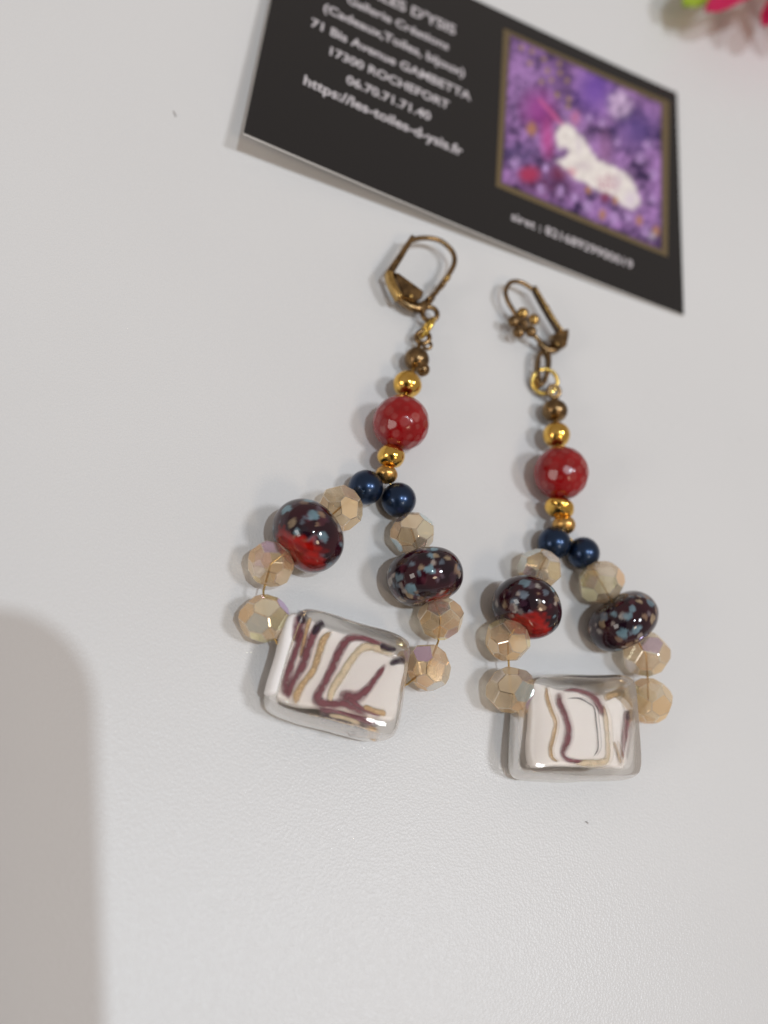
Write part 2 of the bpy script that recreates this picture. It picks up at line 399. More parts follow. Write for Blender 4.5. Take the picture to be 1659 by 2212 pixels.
def lampwork(parent, px, py, h, rpx, axis, fat, seed, red_dir, red_amt, blues=()):
    """rondelle of dark maroon glass with frit speckles and a red band showing beside the hole"""
    c = P(px, py, h); r = rad(px, py, h, rpx); L = r * fat
    pr = []; M_ = 72
    for i in range(M_ + 1):
        t = math.radians(-158 + 316 * i / M_)
        pr.append((max(0.55, (r - L) + L * math.cos(t)), L * math.sin(t)))
    V, F = lathe(pr, 150, c, axis)
    s0 = Vector((seed * 3.1, seed * 1.7, 0))
    V = [c + (v - c) * (1 + 0.05 * noise.noise((v - c) / r * 0.9 + s0)) for v in V]
    rnd = random.Random(seed)
    pal = [(0.17, 0.26, 0.31), (0.36, 0.32, 0.29), (0.34, 0.25, 0.16), (0.10, 0.07, 0.09), (0.34, 0.28, 0.25), (0.13, 0.16, 0.20), (0.05, 0.02, 0.035), (0.02, 0.012, 0.02), (0.24, 0.15, 0.10), (0.08, 0.02, 0.03)]
    seeds = []
    for i in range(160):
        d = Vector((rnd.gauss(0, 1), rnd.gauss(0, 1), rnd.gauss(0, 1))).normalized()
        seeds.append((d, rnd.uniform(0.045, 0.15), Vector(rnd.choice(pal))))
    for d in blues:
        seeds.append((Vector(d).normalized(), rnd.uniform(0.12, 0.17), Vector((0.17, 0.28, 0.33))))
    D = np.array([((v - c).normalized())[:] for v in V])
    wob = np.array([[noise.noise(Vector(d) * 7 + s0), noise.noise(Vector(d) * 7 + s0 + Vector((9, 4, 2)))] for d in D])
    fine = np.array([noise.noise(Vector(d) * 2.2 + s0) for d in D])
    base = np.array((0.032, 0.0045, 0.010)); dark = np.array((0.012, 0.004, 0.009))
    k = np.clip(fine * 1.6 + 0.5, 0, 1)[:, None]
    colr = base * (1 - k) + dark * k
    for d, sz, cl in seeds:
        al = 0.55 + 0.4 * ((d.x * 37.7 + d.y * 91.3) % 1.0)
        ang = np.arccos(np.clip(D @ np.array(d[:]), -1, 1)) + wob[:, 0] * 0.09
        a = np.clip((sz - ang) / 0.035, 0, 1)[:, None] * al
        tone = np.array(cl[:]) * (1 + 0.3 * wob[:, 1:2])
        colr = colr * (1 - a) + tone * a
    rd = np.array(Vector(red_dir).normalized()[:])
    ang = np.arccos(np.clip(D @ rd, -1, 1)) + wob[:, 1] * 0.18 + fine * 0.25
    a = np.clip((red_amt - ang) / 0.22, 0, 1)[:, None]
    colr = colr * (1 - a) + (np.array((0.27, 0.006, 0.004)) * (1 + 0.5 * wob[:, :1] + 0.5 * fine[:, None])) * a
    return mesh('lampwork_bead', V, F, LAMPWORK, parent, paint=colr)

def rounded_box(quad, z0, half, n=7.0, sub=26, power_uv=7.0):
    """pillow shaped block over the four plan corners quad (TL, TR, BR, BL)"""
    V = []; F = []; idx = {}
    def mapv(x, y, z):
        k = (abs(x) ** n + abs(y) ** n + abs(z) ** (n * 0.5)) ** (1 / n)
        x, y, z = x / k, y / k, z / k
        u, v = (x + 1) / 2, (y + 1) / 2
        q = quad[0] * (1 - u) * (1 - v) + quad[1] * u * (1 - v) + quad[2] * u * v + quad[3] * (1 - u) * v
        w_ = noise.noise_vector(Vector((q.x, q.y, z * half)) * 0.16) * 0.30      # hand-made glass is never quite even
        return Vector((q.x + w_.x, q.y + w_.y, z0 + z * half + 0.5 * w_.z * (1 + z) / 2))
    def vid(x, y, z):
        key = (round(x, 5), round(y, 5), round(z, 5))
        if key not in idx: idx[key] = len(V); V.append(mapv(x, y, z))
        return idx[key]
    g = [math.sin((-1 + 2 * i / sub) * math.pi / 2) for i in range(sub + 1)]
    for ax in range(3):
        for sg in (-1, 1):
            for i in range(sub):
                for j in range(sub):
                    q = []
                    for (a, b) in ((g[i], g[j]), (g[i + 1], g[j]), (g[i + 1], g[j + 1]), (g[i], g[j + 1])):
                        c3 = [0, 0, 0]; c3[ax] = sg; c3[(ax + 1) % 3] = a; c3[(ax + 2) % 3] = b
                        q.append(vid(*c3))
                    F.append(tuple(q if sg > 0 else q[::-1]))
    return V, F

# ------------------------------------------------------------------ the table
g = 4; V = []; F = []
for i in range(g + 1):
    for j in range(g + 1):
        V.append(Vector((-700 + 1400 * i / g, -700 + 1400 * j / g, 0)))
for i in range(g):
    for j in range(g):
        F.append((i * (g + 1) + j, (i + 1) * (g + 1) + j, (i + 1) * (g + 1) + j + 1, i * (g + 1) + j + 1))
tab = mesh('tabletop', V, F, MT); tab['kind'] = 'structure'
tab['label'] = 'white pebbled plastic tabletop under everything'

# ------------------------------------------------------------------ business card
CW, CH = 85.0, 54.5
QP = [(625, -191), (1460, 203), (1475, 683), (525, 290)]      # TL TR BR BL in the photo
CHT = [2.4, 0.35, 0.3, 4.6]
QW = [P(x, y, h) for (x, y), h in zip(QP, CHT)]
def homog(src, dst):
    A = []
    for (x, y), (u, v) in zip(src, dst):
        A += [[x, y, 1, 0, 0, 0, -u * x, -u * y, -u], [0, 0, 0, x, y, 1, -v * x, -v * y, -v]]
    return np.linalg.svd(np.array(A, float))[2][-1].reshape(3, 3)
def happly(H, x, y):
    q = H @ np.array([x, y, 1.0]); return q[0] / q[2], q[1] / q[2]
HC = homog(QP, [(0, CH), (CW, CH), (CW, 0), (0, 0)])
def card_xyz(s, t, lift=0.0):
    u, v = s / CW, 1 - t / CH
    q = QW[0] * (1 - u) * (1 - v) + QW[1] * u * (1 - v) + QW[2] * u * v + QW[3] * (1 - u) * v
    hl = CHT[0] * (1 - v) + CHT[3] * v; hr = CHT[1] * (1 - v) + CHT[2] * v
    z = hr + (hl - hr) * (max(0, 1 - u) ** 1.5)
    return Vector((q.x, q.y, z + 0.32 + lift))
def px2card(px, py): return happly(HC, px, py)
card = thing('business_card', 'black business card with white lettering and a small purple picture, lying behind the earrings', 'business card',
             (QW[0] + QW[1] + QW[2] + QW[3]) / 4 * 1.0)
def sheet(s0, t0, s1, t1, lift, nx, ny):
    V = [card_xyz(s0 + (s1 - s0) * i / nx, t0 + (t1 - t0) * j / ny, lift) for j in range(ny + 1) for i in range(nx + 1)]
    F = [(j * (nx + 1) + i, j * (nx + 1) + i + 1, (j + 1) * (nx + 1) + i + 1, (j + 1) * (nx + 1) + i) for j in range(ny) for i in range(nx)]
    return V, F
# stock: closed slab
nx, ny = 34, 22
Vt, Ft = sheet(0, 0, CW, CH, -0.03, nx, ny); Vb, Fb = sheet(0, 0, CW, CH, -0.36, nx, ny)
n0 = len(Vt); Vs = Vt + Vb; Fs = Ft + [tuple(n0 + k for k in f[::-1]) for f in Fb]
rim = [i for i in range(nx + 1)] + [(j + 1) * (nx + 1) - 1 for j in range(1, ny + 1)] + [ny * (nx + 1) + i for i in range(nx - 1, -1, -1)] + [j * (nx + 1) for j in range(ny - 1, 0, -1)]
for k in range(len(rim)):
    a, b = rim[k], rim[(k + 1) % len(rim)]
    Fs.append((a, n0 + a, n0 + b, b))
mesh('card_stock', Vs, Fs, CARDWHT, card, smooth=False)
V, F = sheet(0.0, 0.0, CW, CH, 0.0, nx, ny); mesh('black_face', V, F, CARDBLK, card)

k3 = crop(1920, 80, 800)
fr_o = [px2card(*k3(*q)) for q in ((135, 48), (1538, 680), (1520, 1958), (58, 1342))]
fr_i = [px2card(*k3(*q)) for q in ((186, 100), (1472, 695), (1472, 1898), (104, 1312))]
def quad_pt(Q, u, v):
    a = [(Q[0][i] * (1 - u) * (1 - v) + Q[1][i] * u * (1 - v) + Q[2][i] * u * v + Q[3][i] * (1 - u) * v) for i in (0, 1)]
    return a
def ring(Qo, Qi, lift, n=20):
    V = []; F = []
    per = [(i / n, 0) for i in range(n)] + [(1, i / n) for i in range(n)] + [(1 - i / n, 1) for i in range(n)] + [(0, 1 - i / n) for i in range(n)]
    for Q in (Qo, Qi): V += [card_xyz(*quad_pt(Q, *q), lift) for q in per]
    N = len(per)
    for k in range(N): F.append((N + k, N + (k + 1) % N, (k + 1) % N, k))
    return V, F
V, F = ring(fr_o, fr_i, 0.03); mesh('picture_border', V, F, FRAMEM, card)
# the printed picture, painted as colour on a fine grid
PX = [(186, 100), (1472, 695), (1472, 1898), (104, 1312)]
HP = homog([(0, 0), (1, 0), (1, 1), (0, 1)], PX)
nx, ny = 150, 170
V = []; colr = []
UNI = [(600, 860), (650, 838), (710, 868), (780, 950), (850, 1050), (920, 1150), (1060, 1205), (1180, 1275), (1250, 1390), (1285, 1510), (1225, 1560), (1130, 1520), (1050, 1440),
       (930, 1400), (830, 1340), (720, 1285), (640, 1205), (575, 1150), (640, 1120), (685, 1065), (640, 1030), (605, 1045), (578, 1000), (572, 925)]
def inside(x, y, poly):
    r = False; j = len(poly) - 1
    for i in range(len(poly)):
        xi, yi = poly[i]; xj, yj = poly[j]
        if (yi > y) != (yj > y) and x < (xj - xi) * (y - yi) / (yj - yi) + xi: r = not r
        j = i
    return r
def edge_dist(x, y, poly):
    best = 1e9
    for i in range(len(poly)):
        (ax, ay), (bx, by) = poly[i - 1], poly[i]
        t = max(0, min(1, ((x - ax) * (bx - ax) + (y - ay) * (by - ay)) / ((bx - ax) ** 2 + (by - ay) ** 2)))
        best = min(best, math.hypot(ax + (bx - ax) * t - x, ay + (by - ay) * t - y))
    return best if inside(x, y, poly) else -best
lin = lambda *c: np.array(srgb(*c))
def blob(c, x, y, cx, cyy, rx, ry, col, amt=1.0, soft=0.5):
    d = math.hypot((x - cx) / rx, (y - cyy) / ry)
    a = max(0.0, min(1.0, (1 - d) / soft)) * amt
    return c * (1 - a) + col * a
DOTS = [(470, 305), (350, 340), (495, 400), (450, 490), (600, 345), (605, 420), (665, 485), (580, 600), (680, 640), (670, 700), (370, 240), (280, 210), (530, 480)]
PALE = [(850, 800, 40), (965, 840, 45), (1350, 1030, 50), (1090, 1000, 45), (600, 1390, 55), (720, 1440, 45), (830, 1520, 60), (1060, 1620, 60), (1330, 1740, 55), (1290, 1140, 55), (480, 1200, 40), (220, 1150, 60), (1400, 1280, 50), (1390, 1480, 40), (1180, 1620, 50), (440, 1370, 50)]
for j in range(ny + 1):
    for i in range(nx + 1):
        u, v = i / nx, j / ny
        V.append(card_xyz(*quad_pt(fr_i, u, v), 0.03))
        x, y = happly(HP, u, v)
        x += 8 * noise.noise(Vector((x / 60, y / 60, 5))); y += 8 * noise.noise(Vector((x / 60, y / 60, 9)))
        n1_ = noise.noise(Vector((x / 170, y / 170, 0))); n2_ = noise.noise(Vector((x / 55, y / 55, 3))); n3_ = noise.noise(Vector((x / 26, y / 26, 7)))
        t = max(0, min(1, 0.44 + 0.9 * n1_ + 0.6 * n2_ + 0.35 * n3_))
        c = lin(54, 30, 78) * (1 - t) + lin(172, 126, 190) * t
        c = blob(c, x, y, 260, 420, 260, 520, lin(172, 128, 190), 0.55 + 0.5 * n3_, 0.8)
        c = blob(c, x, y, 900, 560, 230, 300, lin(116, 76, 172), 0.85, 0.8)
        c = blob(c, x, y, 1250, 900, 260, 240, lin(86, 66, 138), 0.7, 0.8)
        c = blob(c, x, y, 620, 430, 110, 330, lin(88, 58, 108), 0.7, 0.7)
        c = blob(c, x, y, 420, 720, 200, 230, lin(158, 62, 146), 0.85, 0.8)
        c = blob(c, x, y, 500, 960, 90, 220, lin(196, 76, 150), 0.8, 0.8)
        c = blob(c, x, y, 250, 1080, 200, 130, lin(92, 74, 124), 0.6 + n3_, 0.7)
        c = blob(c, x, y, 480, 1330, 420, 190, lin(92, 40, 84), 0.7 + 0.6 * n2_, 0.8)
        c = blob(c, x, y, 340, 1250, 120, 90, lin(172, 48, 88), 0.95, 0.6)
        c = blob(c, x, y, 600, 1230, 110, 90, lin(110, 28, 66), 0.9, 0.7)
        c = blob(c, x, y, 1110, 690, 135, 150, lin(206, 178, 214), 0.75 + 0.9 * n2_, 0.5)
        c = blob(c, x, y, 730, 800, 60, 90, lin(190, 110, 150), 0.8, 0.7)
        c = blob(c, x, y, 980, 1080, 90, 230, lin(150, 98, 140), 0.55, 0.8)
        for k in range(14):
            f_ = k / 13; c = blob(c, x, y, 430 + 200 * f_, 640 + 220 * f_, 20 + 14 * f_, 24 + 14 * f_, lin(206, 96, 152), 0.7, 0.8)
        for (a, b_) in DOTS: c = blob(c, x, y, a, b_, 26, 30, lin(168, 138, 78), 0.85, 0.7)
        for (a, b_, r_) in PALE: c = blob(c, x, y, a, b_, r_, r_ * 1.15, lin(186, 150, 206), 0.75 + 0.8 * n3_, 0.6)
        sd = edge_dist(x, y, UNI) + 6 * n3_ + 6 * n2_
        if sd > -70:
            c0 = c * (1 - 0.45 * max(0, 1 + min(0, sd) / 70)) + lin(190, 150, 200) * 0.45 * max(0, 1 + min(0, sd) / 70)
            c = lin(238, 230, 224) * (1 + 0.14 * n2_)
            c = blob(c, x, y, 800, 1190, 120, 60, lin(206, 190, 196), 0.7, 0.9)
            c = blob(c, x, y, 1090, 1330, 70, 130, lin(212, 196, 206), 0.6, 0.9)
            c = blob(c, x, y, 760, 1010, 40, 130, lin(214, 200, 212), 0.6, 0.9)
            c = blob(c, x, y, 660, 950, 16, 18, lin(150, 140, 140), 0.7, 0.8)
            c = blob(c, x, y, 1000, 1340, 130, 110, lin(196, 140, 160), max(0, 0.5 + 1.6 * n3_), 0.8)
            c = blob(c, x, y, 690, 1240, 70, 60, lin(214, 130, 150), 0.7, 0.8)
            c = blob(c, x, y, 1200, 1480, 80, 110, lin(214, 196, 220), 0.6, 0.8)
            a_ = max(0, min(1, 0.5 + sd / 36)); c = c0 * (1 - a_) + c * a_
        c = blob(c, x, y, 985, 1450, 60, 60, lin(130, 40, 72), 0.85, 0.7)
        for (a, b_, r_) in ((960, 1590, 44), (1275, 1650, 42), (840, 1390, 32), (1420, 1740, 44), (360, 880, 60), (1070, 1480, 34)):
            c = blob(c, x, y, a, b_, r_, r_ * 1.3, lin(176, 122, 74), 0.85, 0.6)
        c = blob(c, x, y, 1390, 1780, 50, 50, lin(222, 206, 226), 0.5, 0.8)
        e = min(u, v, 1 - u, 1 - v) / 0.02
        if e < 1: c = c * (0.35 + 0.65 * e)
        colr.append(np.clip(c, 0.005, 0.9))
F = [(j * (nx + 1) + i, (j + 1) * (nx + 1) + i, (j + 1) * (nx + 1) + i + 1, j * (nx + 1) + i + 1) for j in range(ny) for i in range(nx)]
pic = mesh('printed_picture', V, F, PRINT, card, paint=np.array(colr))
pic['label'] = 'purple painting of a white unicorn lying among flowers under a moon'

def card_text(txt, p0, p1, lift=0.05, bold=0.022):
    """a line of print whose baseline runs between two photo points"""
    a = Vector(px2card(*p0)); b = Vector(px2card(*p1)); L = (b - a).length; d = (b - a) / L; nrm = Vector((-d.y, d.x))
    cu = bpy.data.curves.new('lettering', 'FONT'); cu.body = txt; cu.size = 1.0; cu.offset = bold; cu.resolution_u = 4
    tmp = bpy.data.objects.new('lettering_source', cu); COL.objects.link(tmp)
    dg = bpy.context.evaluated_depsgraph_get(); me = tmp.evaluated_get(dg).to_mesh()
    vs = [v.co.copy() for v in me.vertices]; fs = [tuple(q.vertices) for q in me.polygons]
    tmp.evaluated_get(dg).to_mesh_clear()
    x0 = min(v.x for v in vs); x1 = max(v.x for v in vs); k = L / (x1 - x0)
    V = []
    for v in vs:
        q = a + d * ((v.x - x0) * k) + nrm * (v.y * k * TEXT_H)
        V.append(card_xyz(q.x, q.y, lift))
    bpy.data.objects.remove(tmp); bpy.data.curves.remove(cu)
    o = mesh('lettering', V, fs, INK, card, smooth=False); o['label'] = 'white print reading ' + txt
    return o
TEXT_H = 1.0
k1 = crop(900, 0, 1100); k2 = crop(1950, 750, 700)
for txt, p0, p1 in (("https://les-toiles-d-ysis.fr", (446, 506), (1378, 918)), ("06.70.71.71.40", (694, 492), (1188, 708)),
                    ("17300 ROCHEFORT", (600, 326), (1300, 640)), ("71 Bis Avenue GAMBETTA", (492, 158), (1432, 588)),
                    ("(Cadeaux,Toiles, bijoux)", (566, 66), (1394, 446)), ("Gallerie Cr\u00e9ations", (705, 14), (1300, 288)),
                    ("LES TOILES D'YSIS", (560, -160), (1342, 196))):
    card_text(txt, k1(*p0), k1(*p1))
card_text("siret : 82168929900019", k2(142, 262), k2(1322, 752), bold=0.012)

# ------------------------------------------------------------------ earrings
def vsub(a, b): return (a - b).normalized()
UPV = Vector((0, 0, 1))
k6 = crop(950, 2300, 950); k8 = crop(1850, 2550, 900)
k5 = crop(1480, 900, 400, 1475.0); k4 = crop(1950, 1050, 400, 1475.0)

def tile_bead(parent, corners, half, core_poly, stripes, kk, core_top, bubbles=(), dark=()):
    z0 = half + 0.05; top = z0 + half
    quad = [P(x, y, z0) for x, y in corners]
    V, F = rounded_box(quad, z0, half, 7.0)
    body = mesh('glass_tile_bead', V, F, CLEAR, parent)
    body['label'] = 'square clear glass bead with white core and maroon and gold stripes'
    zc = core_top
    app = zc  #             # refraction lifts what lies inside the glass
    def at(x, y, dz=0.0):
        q = P(*kk(x, y), app); return Vector((q.x, q.y, zc + dz))
    # white core, a soft edged slab
    pts = smooth_path([at(*q) for q in core_poly], 5, True)
    c = sum(pts, Vector()) / len(pts); V = []; F = []; n = len(pts)
    lev = [(0.85, -4.6), (0.96, -4.0), (1.0, -2.6), (1.005, -1.4), (0.99, -0.6), (0.955, -0.22), (0.90, -0.08), (0.7, 0.0)]
    for s, dz in lev: V += [c + (q - c) * s + UPV * dz for q in pts]
    for i in range(len(lev) - 1):
        for k in range(n): F.append((i * n + k, i * n + (k + 1) % n, (i + 1) * n + (k + 1) % n, (i + 1) * n + k))
    F.append(tuple(range(n - 1, -1, -1))); F.append(tuple((len(lev) - 1) * n + k for k in range(n)))
    mesh('white_core', V, F, COREM, body)
    for i, st in enumerate(stripes):
        m, w0, w1, path = st[:4]
        if len(st) > 4: pp = smooth_path([P(*kk(*q), st[4] + 0.012 * i) for q in path], 7)
        else: pp = smooth_path([at(*q, 0.05 + 0.012 * i) for q in path], 7)
        px_mm = rad(*kk(*path[0]), app, 1.0) * (kk(1, 0)[0] - kk(0, 0)[0])
        N = len(pp); VV = []; F = []; AL = []; w1_ = w0 if w1 is None else w1; KX = 7
        for j, q in enumerate(pp):
            dd_ = (pp[min(N - 1, j + 1)] - pp[max(0, j - 1)]).normalized(); sd_ = dd_.cross(UPV).normalized(); t = j / (N - 1)
            w = (w0 + (w1_ - w0) * t) * px_mm / 2 * (1.42 + 0.16 * math.sin(j * 0.22 + i)) * (0.55 + 0.45 * min(1, t * 6, (1 - t) * 6))
            for kx in range(KX):
                e = -1 + 2 * kx / (KX - 1)
                VV.append(q + sd_ * (w * e) - UPV * (0.04 * e * e)); AL.append((1 - abs(e) ** 1.4) * min(1, 0.15 + t * 9, 0.15 + (1 - t) * 9) if abs(e) < 0.99 else 0)
        for j in range(N - 1):
            for kx in range(KX - 1): a_ = j * KX + kx; F.append((a_, a_ + KX, a_ + KX + 1, a_ + 1))
        nm = {MAROON.name: 'maroon_stripe_or_reflection', DARKM.name: 'dark_stripe_or_reflection', GLIT.name: 'gold_stripe_or_reflection', PALEG.name: 'gold_stripe_or_reflection'}[m.name]  # some stripes are reflections painted along a bead's lower edge
        mesh(nm, VV, F, m, body, paint=np.repeat(np.array(AL)[:, None], 3, 1))
    for (x, y, rp) in bubbles:
        q = P(*kk(x, y), top - 1.0); r = rad(*kk(x, y), top, rp) * (kk(1, 0)[0] - kk(0, 0)[0])
        V, F = ellipsoid(Vector((q.x, q.y, top - 1.0 - r)), r, r, r * 0.7); mesh('air_bubble', V, F, BUBBLE, body)
    return body

def wire(parent, pts, r=0.14, name='brass_wire', m=None):
    V, F = sweep([p_ for a_, b_ in zip(pts, pts[1:]) for p_ in (a_, a_.lerp(b_, 0.3), a_.lerp(b_, 0.7))] + [pts[-1]], r, r, n=10); return mesh(name, V, F, m or BRASS, parent)
def torus(parent, name, centre, R_, r_, axis, m, ex=1.0, spin=0.0):
    A = align(axis); pts = []
    for k in range(36):
        a = 2 * math.pi * k / 36
        pts.append(centre + A @ (Matrix.Rotation(spin, 3, 'Z') @ Vector((R_ * ex * math.cos(a), R_ * math.sin(a), 0))))
    V, F = sweep(pts, r_, r_, closed=True, n=10, up=A @ Vector((0, 0, 1))); return mesh(name, V, F, m, parent)

# ---------------- left earring
EL = thing('earring', 'left earring, its hook seen side-on and its chunky striped glass square nearest the lens', 'earring', P(720, 1480, 0), 'pair of beaded earrings')
h = dict(br=2.6, g1=3.5, red=4.3, g2=3.7, mg=3.2, nv=2.75)
ax_top = vsub(P(845, 985, 3.7), P(900, 777, 2.6))
bead('bronze_bead', EL, 900, 777, h['br'], 27, BRONZE, ax_top)
bead('gold_bead', EL, 880, 830, h['g1'], 31, GOLD, ax_top, 0.92, 0.06)
agate(EL, 866, 914, h['red'], 61, ax_top, 3)
bead('gold_bead', EL, 845, 986, h['g2'], 29.5, GOLD, ax_top, 0.86, 0.10)
bead('matte_gold_bead', EL, 835, 1025, h['mg'], 24, MATGOLD, ax_top, 0.8, 0.05)
nvL, nvR = P(790, 1053, 2.75), P(861, 1080, 2.75)
bead('navy_pearl_bead', EL, 790, 1053, 2.75, 38, NAVY, vsub(P(735, 1097, 3.2), P(820, 1040, 3)))
bead('navy_pearl_bead', EL, 861, 1080, 2.75, 38, NAVY, vsub(P(892, 1152, 3.2), P(842, 1046, 3)))
cl1, ll, cl2, cl3 = P(735, 1097, 3.6), P(665, 1158, 5.0), P(585, 1218, 4.0), P(571, 1336, 3.4)
crystal(EL, 735, 1097, 3.6, 49, vsub(ll, cl1), 0.2, 1.0, 11, 0.3)
a_l = vsub(cl2, cl1)
lampwork(EL, 665, 1158, 5.2, 83, a_l, 0.76, 4, a_l + 0.35 * UPV + Vector((0.12, -0.30, 0)), 0.93,
         blues=[Vector((-0.15, 0.25, 1)), Vector((0.55, 0.5, 0.6)), Vector((-0.75, 0.5, 0.5)), Vector((-0.2, 0.85, 0.7))])
crystal(EL, 585, 1218, 4.0, 49, a_l + Vector((0, -0.3, 0)), 0.55, 1.02, 23, 0.4)
crystal(EL, 571, 1336, 3.4, 52, vsub(P(600, 1400, 4), P(575, 1270, 4)), 0.1, 1.02, 8, 0.35)
cr1, lr, cr2, cr3 = P(892, 1152, 3.5), P(918, 1246, 4.9), P(952, 1335, 3.8), P(925, 1440, 3.5)
crystal(EL, 892, 1152, 3.5, 47, vsub(cr1, P(861, 1080, 2.8)), 0.3, 1.0, 31, 0.5)
a_r = vsub(cr2, cr1)
lampwork(EL, 918, 1246, 5.1, 84, a_r + Vector((-0.12, 0.02, 0)), 0.66, 31, a_r + Vector((0.0, -0.1, 0.20)), 0.52,
         blues=[Vector((-0.3, -0.1, 1)), Vector((-0.75, -0.65, 0.6)), Vector((-0.1, 0.6, 0.9))])
crystal(EL, 952, 1335, 3.8, 47.5, vsub(cr3, cr2) + a_r, 0.5, 1.02, 41, 0.4)
crystal(EL, 925, 1440, 3.5, 49, vsub(P(860, 1480, 4), cr3), 0.25, 1.0, 52, 0.5)
tl = P(640, 1430, 4.0); tr = P(850, 1490, 4.0)
tipL = P(838, 1038, 3.0)
wire(EL, [tipL, P(820, 1040, 2.9), nvL, cl1, ll, cl2, P(569, 1276, 3.8), cl3, P(600, 1392, 3.7), P(640, 1425, 4.0)])
wire(EL, [tipL, P(845, 1048, 2.9), nvR, cr1, lr, cr2, P(947, 1385, 3.6), cr3, P(880, 1478, 3.8), P(845, 1490, 4.0)])
wire(EL, [P(905, 745, 2.2), P(900, 777, 2.6), P(880, 830, 3.5), P(866, 914, 4.3), P(845, 986, 3.7), P(835, 1025, 3.2), tipL], 0.3)
core = [(352, 262), (470, 262), (640, 340), (960, 440), (1110, 515), (1195, 600), (1165, 760), (1120, 985), (965, 975), (820, 940), (640, 900), (440, 890), (240, 810), (225, 740), (290, 520)]
ST = [
    (MAROON, 85, 40, [(440, 270), (415, 360), (395, 450)]),
    (DARKM, 85, 40, [(462, 248), (440, 285), (425, 320)]),
    (GLIT, 30, 26, [(505, 275), (478, 350), (452, 470), (430, 560)]),
    (MAROON, 48, 60, [(450, 350), (410, 480), (360, 620), (335, 720), (330, 830)]),
    (MAROON, 70, 40, [(585, 320), (520, 400), (485, 500), (450, 610), (395, 710), (360, 780), (345, 850)]),
    (DARKM, 70, 30, [(600, 312), (555, 340), (520, 400)]),
    (GLIT, 46, 52, [(650, 375), (590, 440), (560, 540), (520, 650), (450, 745), (410, 810), (400, 890)]),
    (PALEG, 62, 40, [(1090, 545), (970, 490), (870, 490), (800, 560), (735, 660), (670, 760), (640, 840), (660, 880)]),
    (MAROON, 46, 66, [(1090, 495), (960, 450), (850, 418), (770, 430), (710, 510), (655, 630), (600, 740), (555, 820), (560, 870), (640, 885), (740, 880), (840, 935), (900, 970)]),
    (MAROON, 36, 80, [(1025, 605), (960, 700), (890, 790), (820, 835), (700, 815)]),
    (MAROON, 40, 30, [(760, 835), (860, 910), (990, 965)]),
    (GLIT, 46, 40, [(870, 900), (950, 930), (1030, 950)]),
    (DARKM, 30, 50, [(1055, 608), (1110, 580), (1165, 575)]),
    (DARKM, 46, 30, [(985, 480), (1050, 495), (1100, 500)]),
    (DARKM, 60, 105, [(560, 985), (680, 1002), (800, 1040), (895, 1085)], 4.2),  # from here on: core's reflection in the lower glass edge, painted as stripes
    (PALEG, 30, 40, [(640, 965), (760, 985), (860, 1030)], 5.0),
    (MAROON, 90, 70, [(570, 915), (700, 925), (830, 965), (970, 1020)], 4.9),
    (PALEG, 30, 30, [(760, 880), (850, 930), (960, 985)], 5.3),
    (GLIT, 70, 70, [(918, 1130), (940, 1090), (960, 1040)], 4.4),  # amber reflection at the lower edge, painted as a stripe
]
tile_bead(EL, [(641, 1306), (886, 1385), (842, 1613), (560, 1538)], 3.4, core, ST, k6, 6.2, bubbles=[(800, 1068, 36), (965, 1020, 26)])

# lever back hook seen from the side
def hk(pts, kk, hh): return [P(*kk(x, y), hh if not callable(hh) else hh(i / max(1, len(pts) - 1))) for i, (x, y) in enumerate(pts)]
HL = None
wl = hk([(600, 215), (690, 185), (850, 180), (1000, 215), (1120, 300), (1200, 400), (1222, 510), (1195, 610), (1150, 690), (1080, 790), (1000, 900), (930, 1000), (830, 1080)], k5, 3.0)
V, F = sweep(smooth_path(wl, 5), 0.43, 0.42, n=10); hook = mesh('ear_wire', V, F, BRONZE, EL); hook['label'] = 'thin rounded bronze wire of the lever back hook'
lv = hk([(598, 175), (500, 330), (400, 490), (300, 640), (255, 720)], k5, 3.1)
V, F = sweep(smooth_path(lv, 4), 0.50, 0.75, n=12, square=True, taper=lambda t: 0.8 + 0.5 * t); lever = mesh('lever', V, F, BRONZE, EL)
lv2 = hk([(248, 700), (268, 790), (325, 930), (408, 1070)], k5, 3.3)
V, F = sweep(smooth_path(lv2, 4), 0.50, 0.85, n=12, square=True); mesh('lever_channel', V, F, BRASS, lever)
pl = hk([(300, 745), (350, 755), (560, 900), (720, 1025), (700, 1100), (610, 1155), (420, 1065)], k5, 2.3)
V, F = prism(pl, 1.3); plate = mesh('hinge_plate', V, F, BRONZE, lever, smooth=False)
q = P(*k5(585, 1022), 3.65); V, F = ellipsoid(q, 0.38, 0.38, 0.22); mesh('rivet', V, F, BRASS, lever)
fm = hk([(400, 1075), (500, 1140), (610, 1190), (720, 1200), (830, 1120), (900, 1040)], k5, 2.2)
V, F = sweep(smooth_path(fm, 5), 0.60, 0.6, n=10, square=True, taper=lambda t: 0.75 + 0.5 * math.sin(math.pi * t)); mesh('hook_frame', V, F, BRONZE, EL)
torus(EL, 'hook_eye', P(*k5(858, 1295), 2.2), 1.18, 0.42, Vector((-0.25, -0.1, 1)), BRONZE)
# small flower of the hook, seen edge on
fl_c = P(*k5(1065, 820), 3.0); dirf = (P(*k5(985, 930), 3) - P(*k5(1150, 690), 3)).normalized()
side = dirf.cross(UPV).normalized()
V, F = ellipsoid(fl_c + side * 0.0, 0.5, 0.5, 0.36, align(side)); flower = mesh('hook_flower', V, F, BRONZE, EL)
flower['label'] = 'tiny five petal bronze flower on the hook, seen edge-on'
for k in range(5):
    a = 2 * math.pi * k / 5 + 0.3
    q = fl_c + dirf * (1.0 * math.cos(a)) + UPV * (1.0 * math.sin(a)) - side * 0.05
    V, F = ellipsoid(q, 0.68, 0.68, 0.5, align(side)); mesh('petal', V, F, (BRASS if k in (1, 2) else BRONZE), flower)
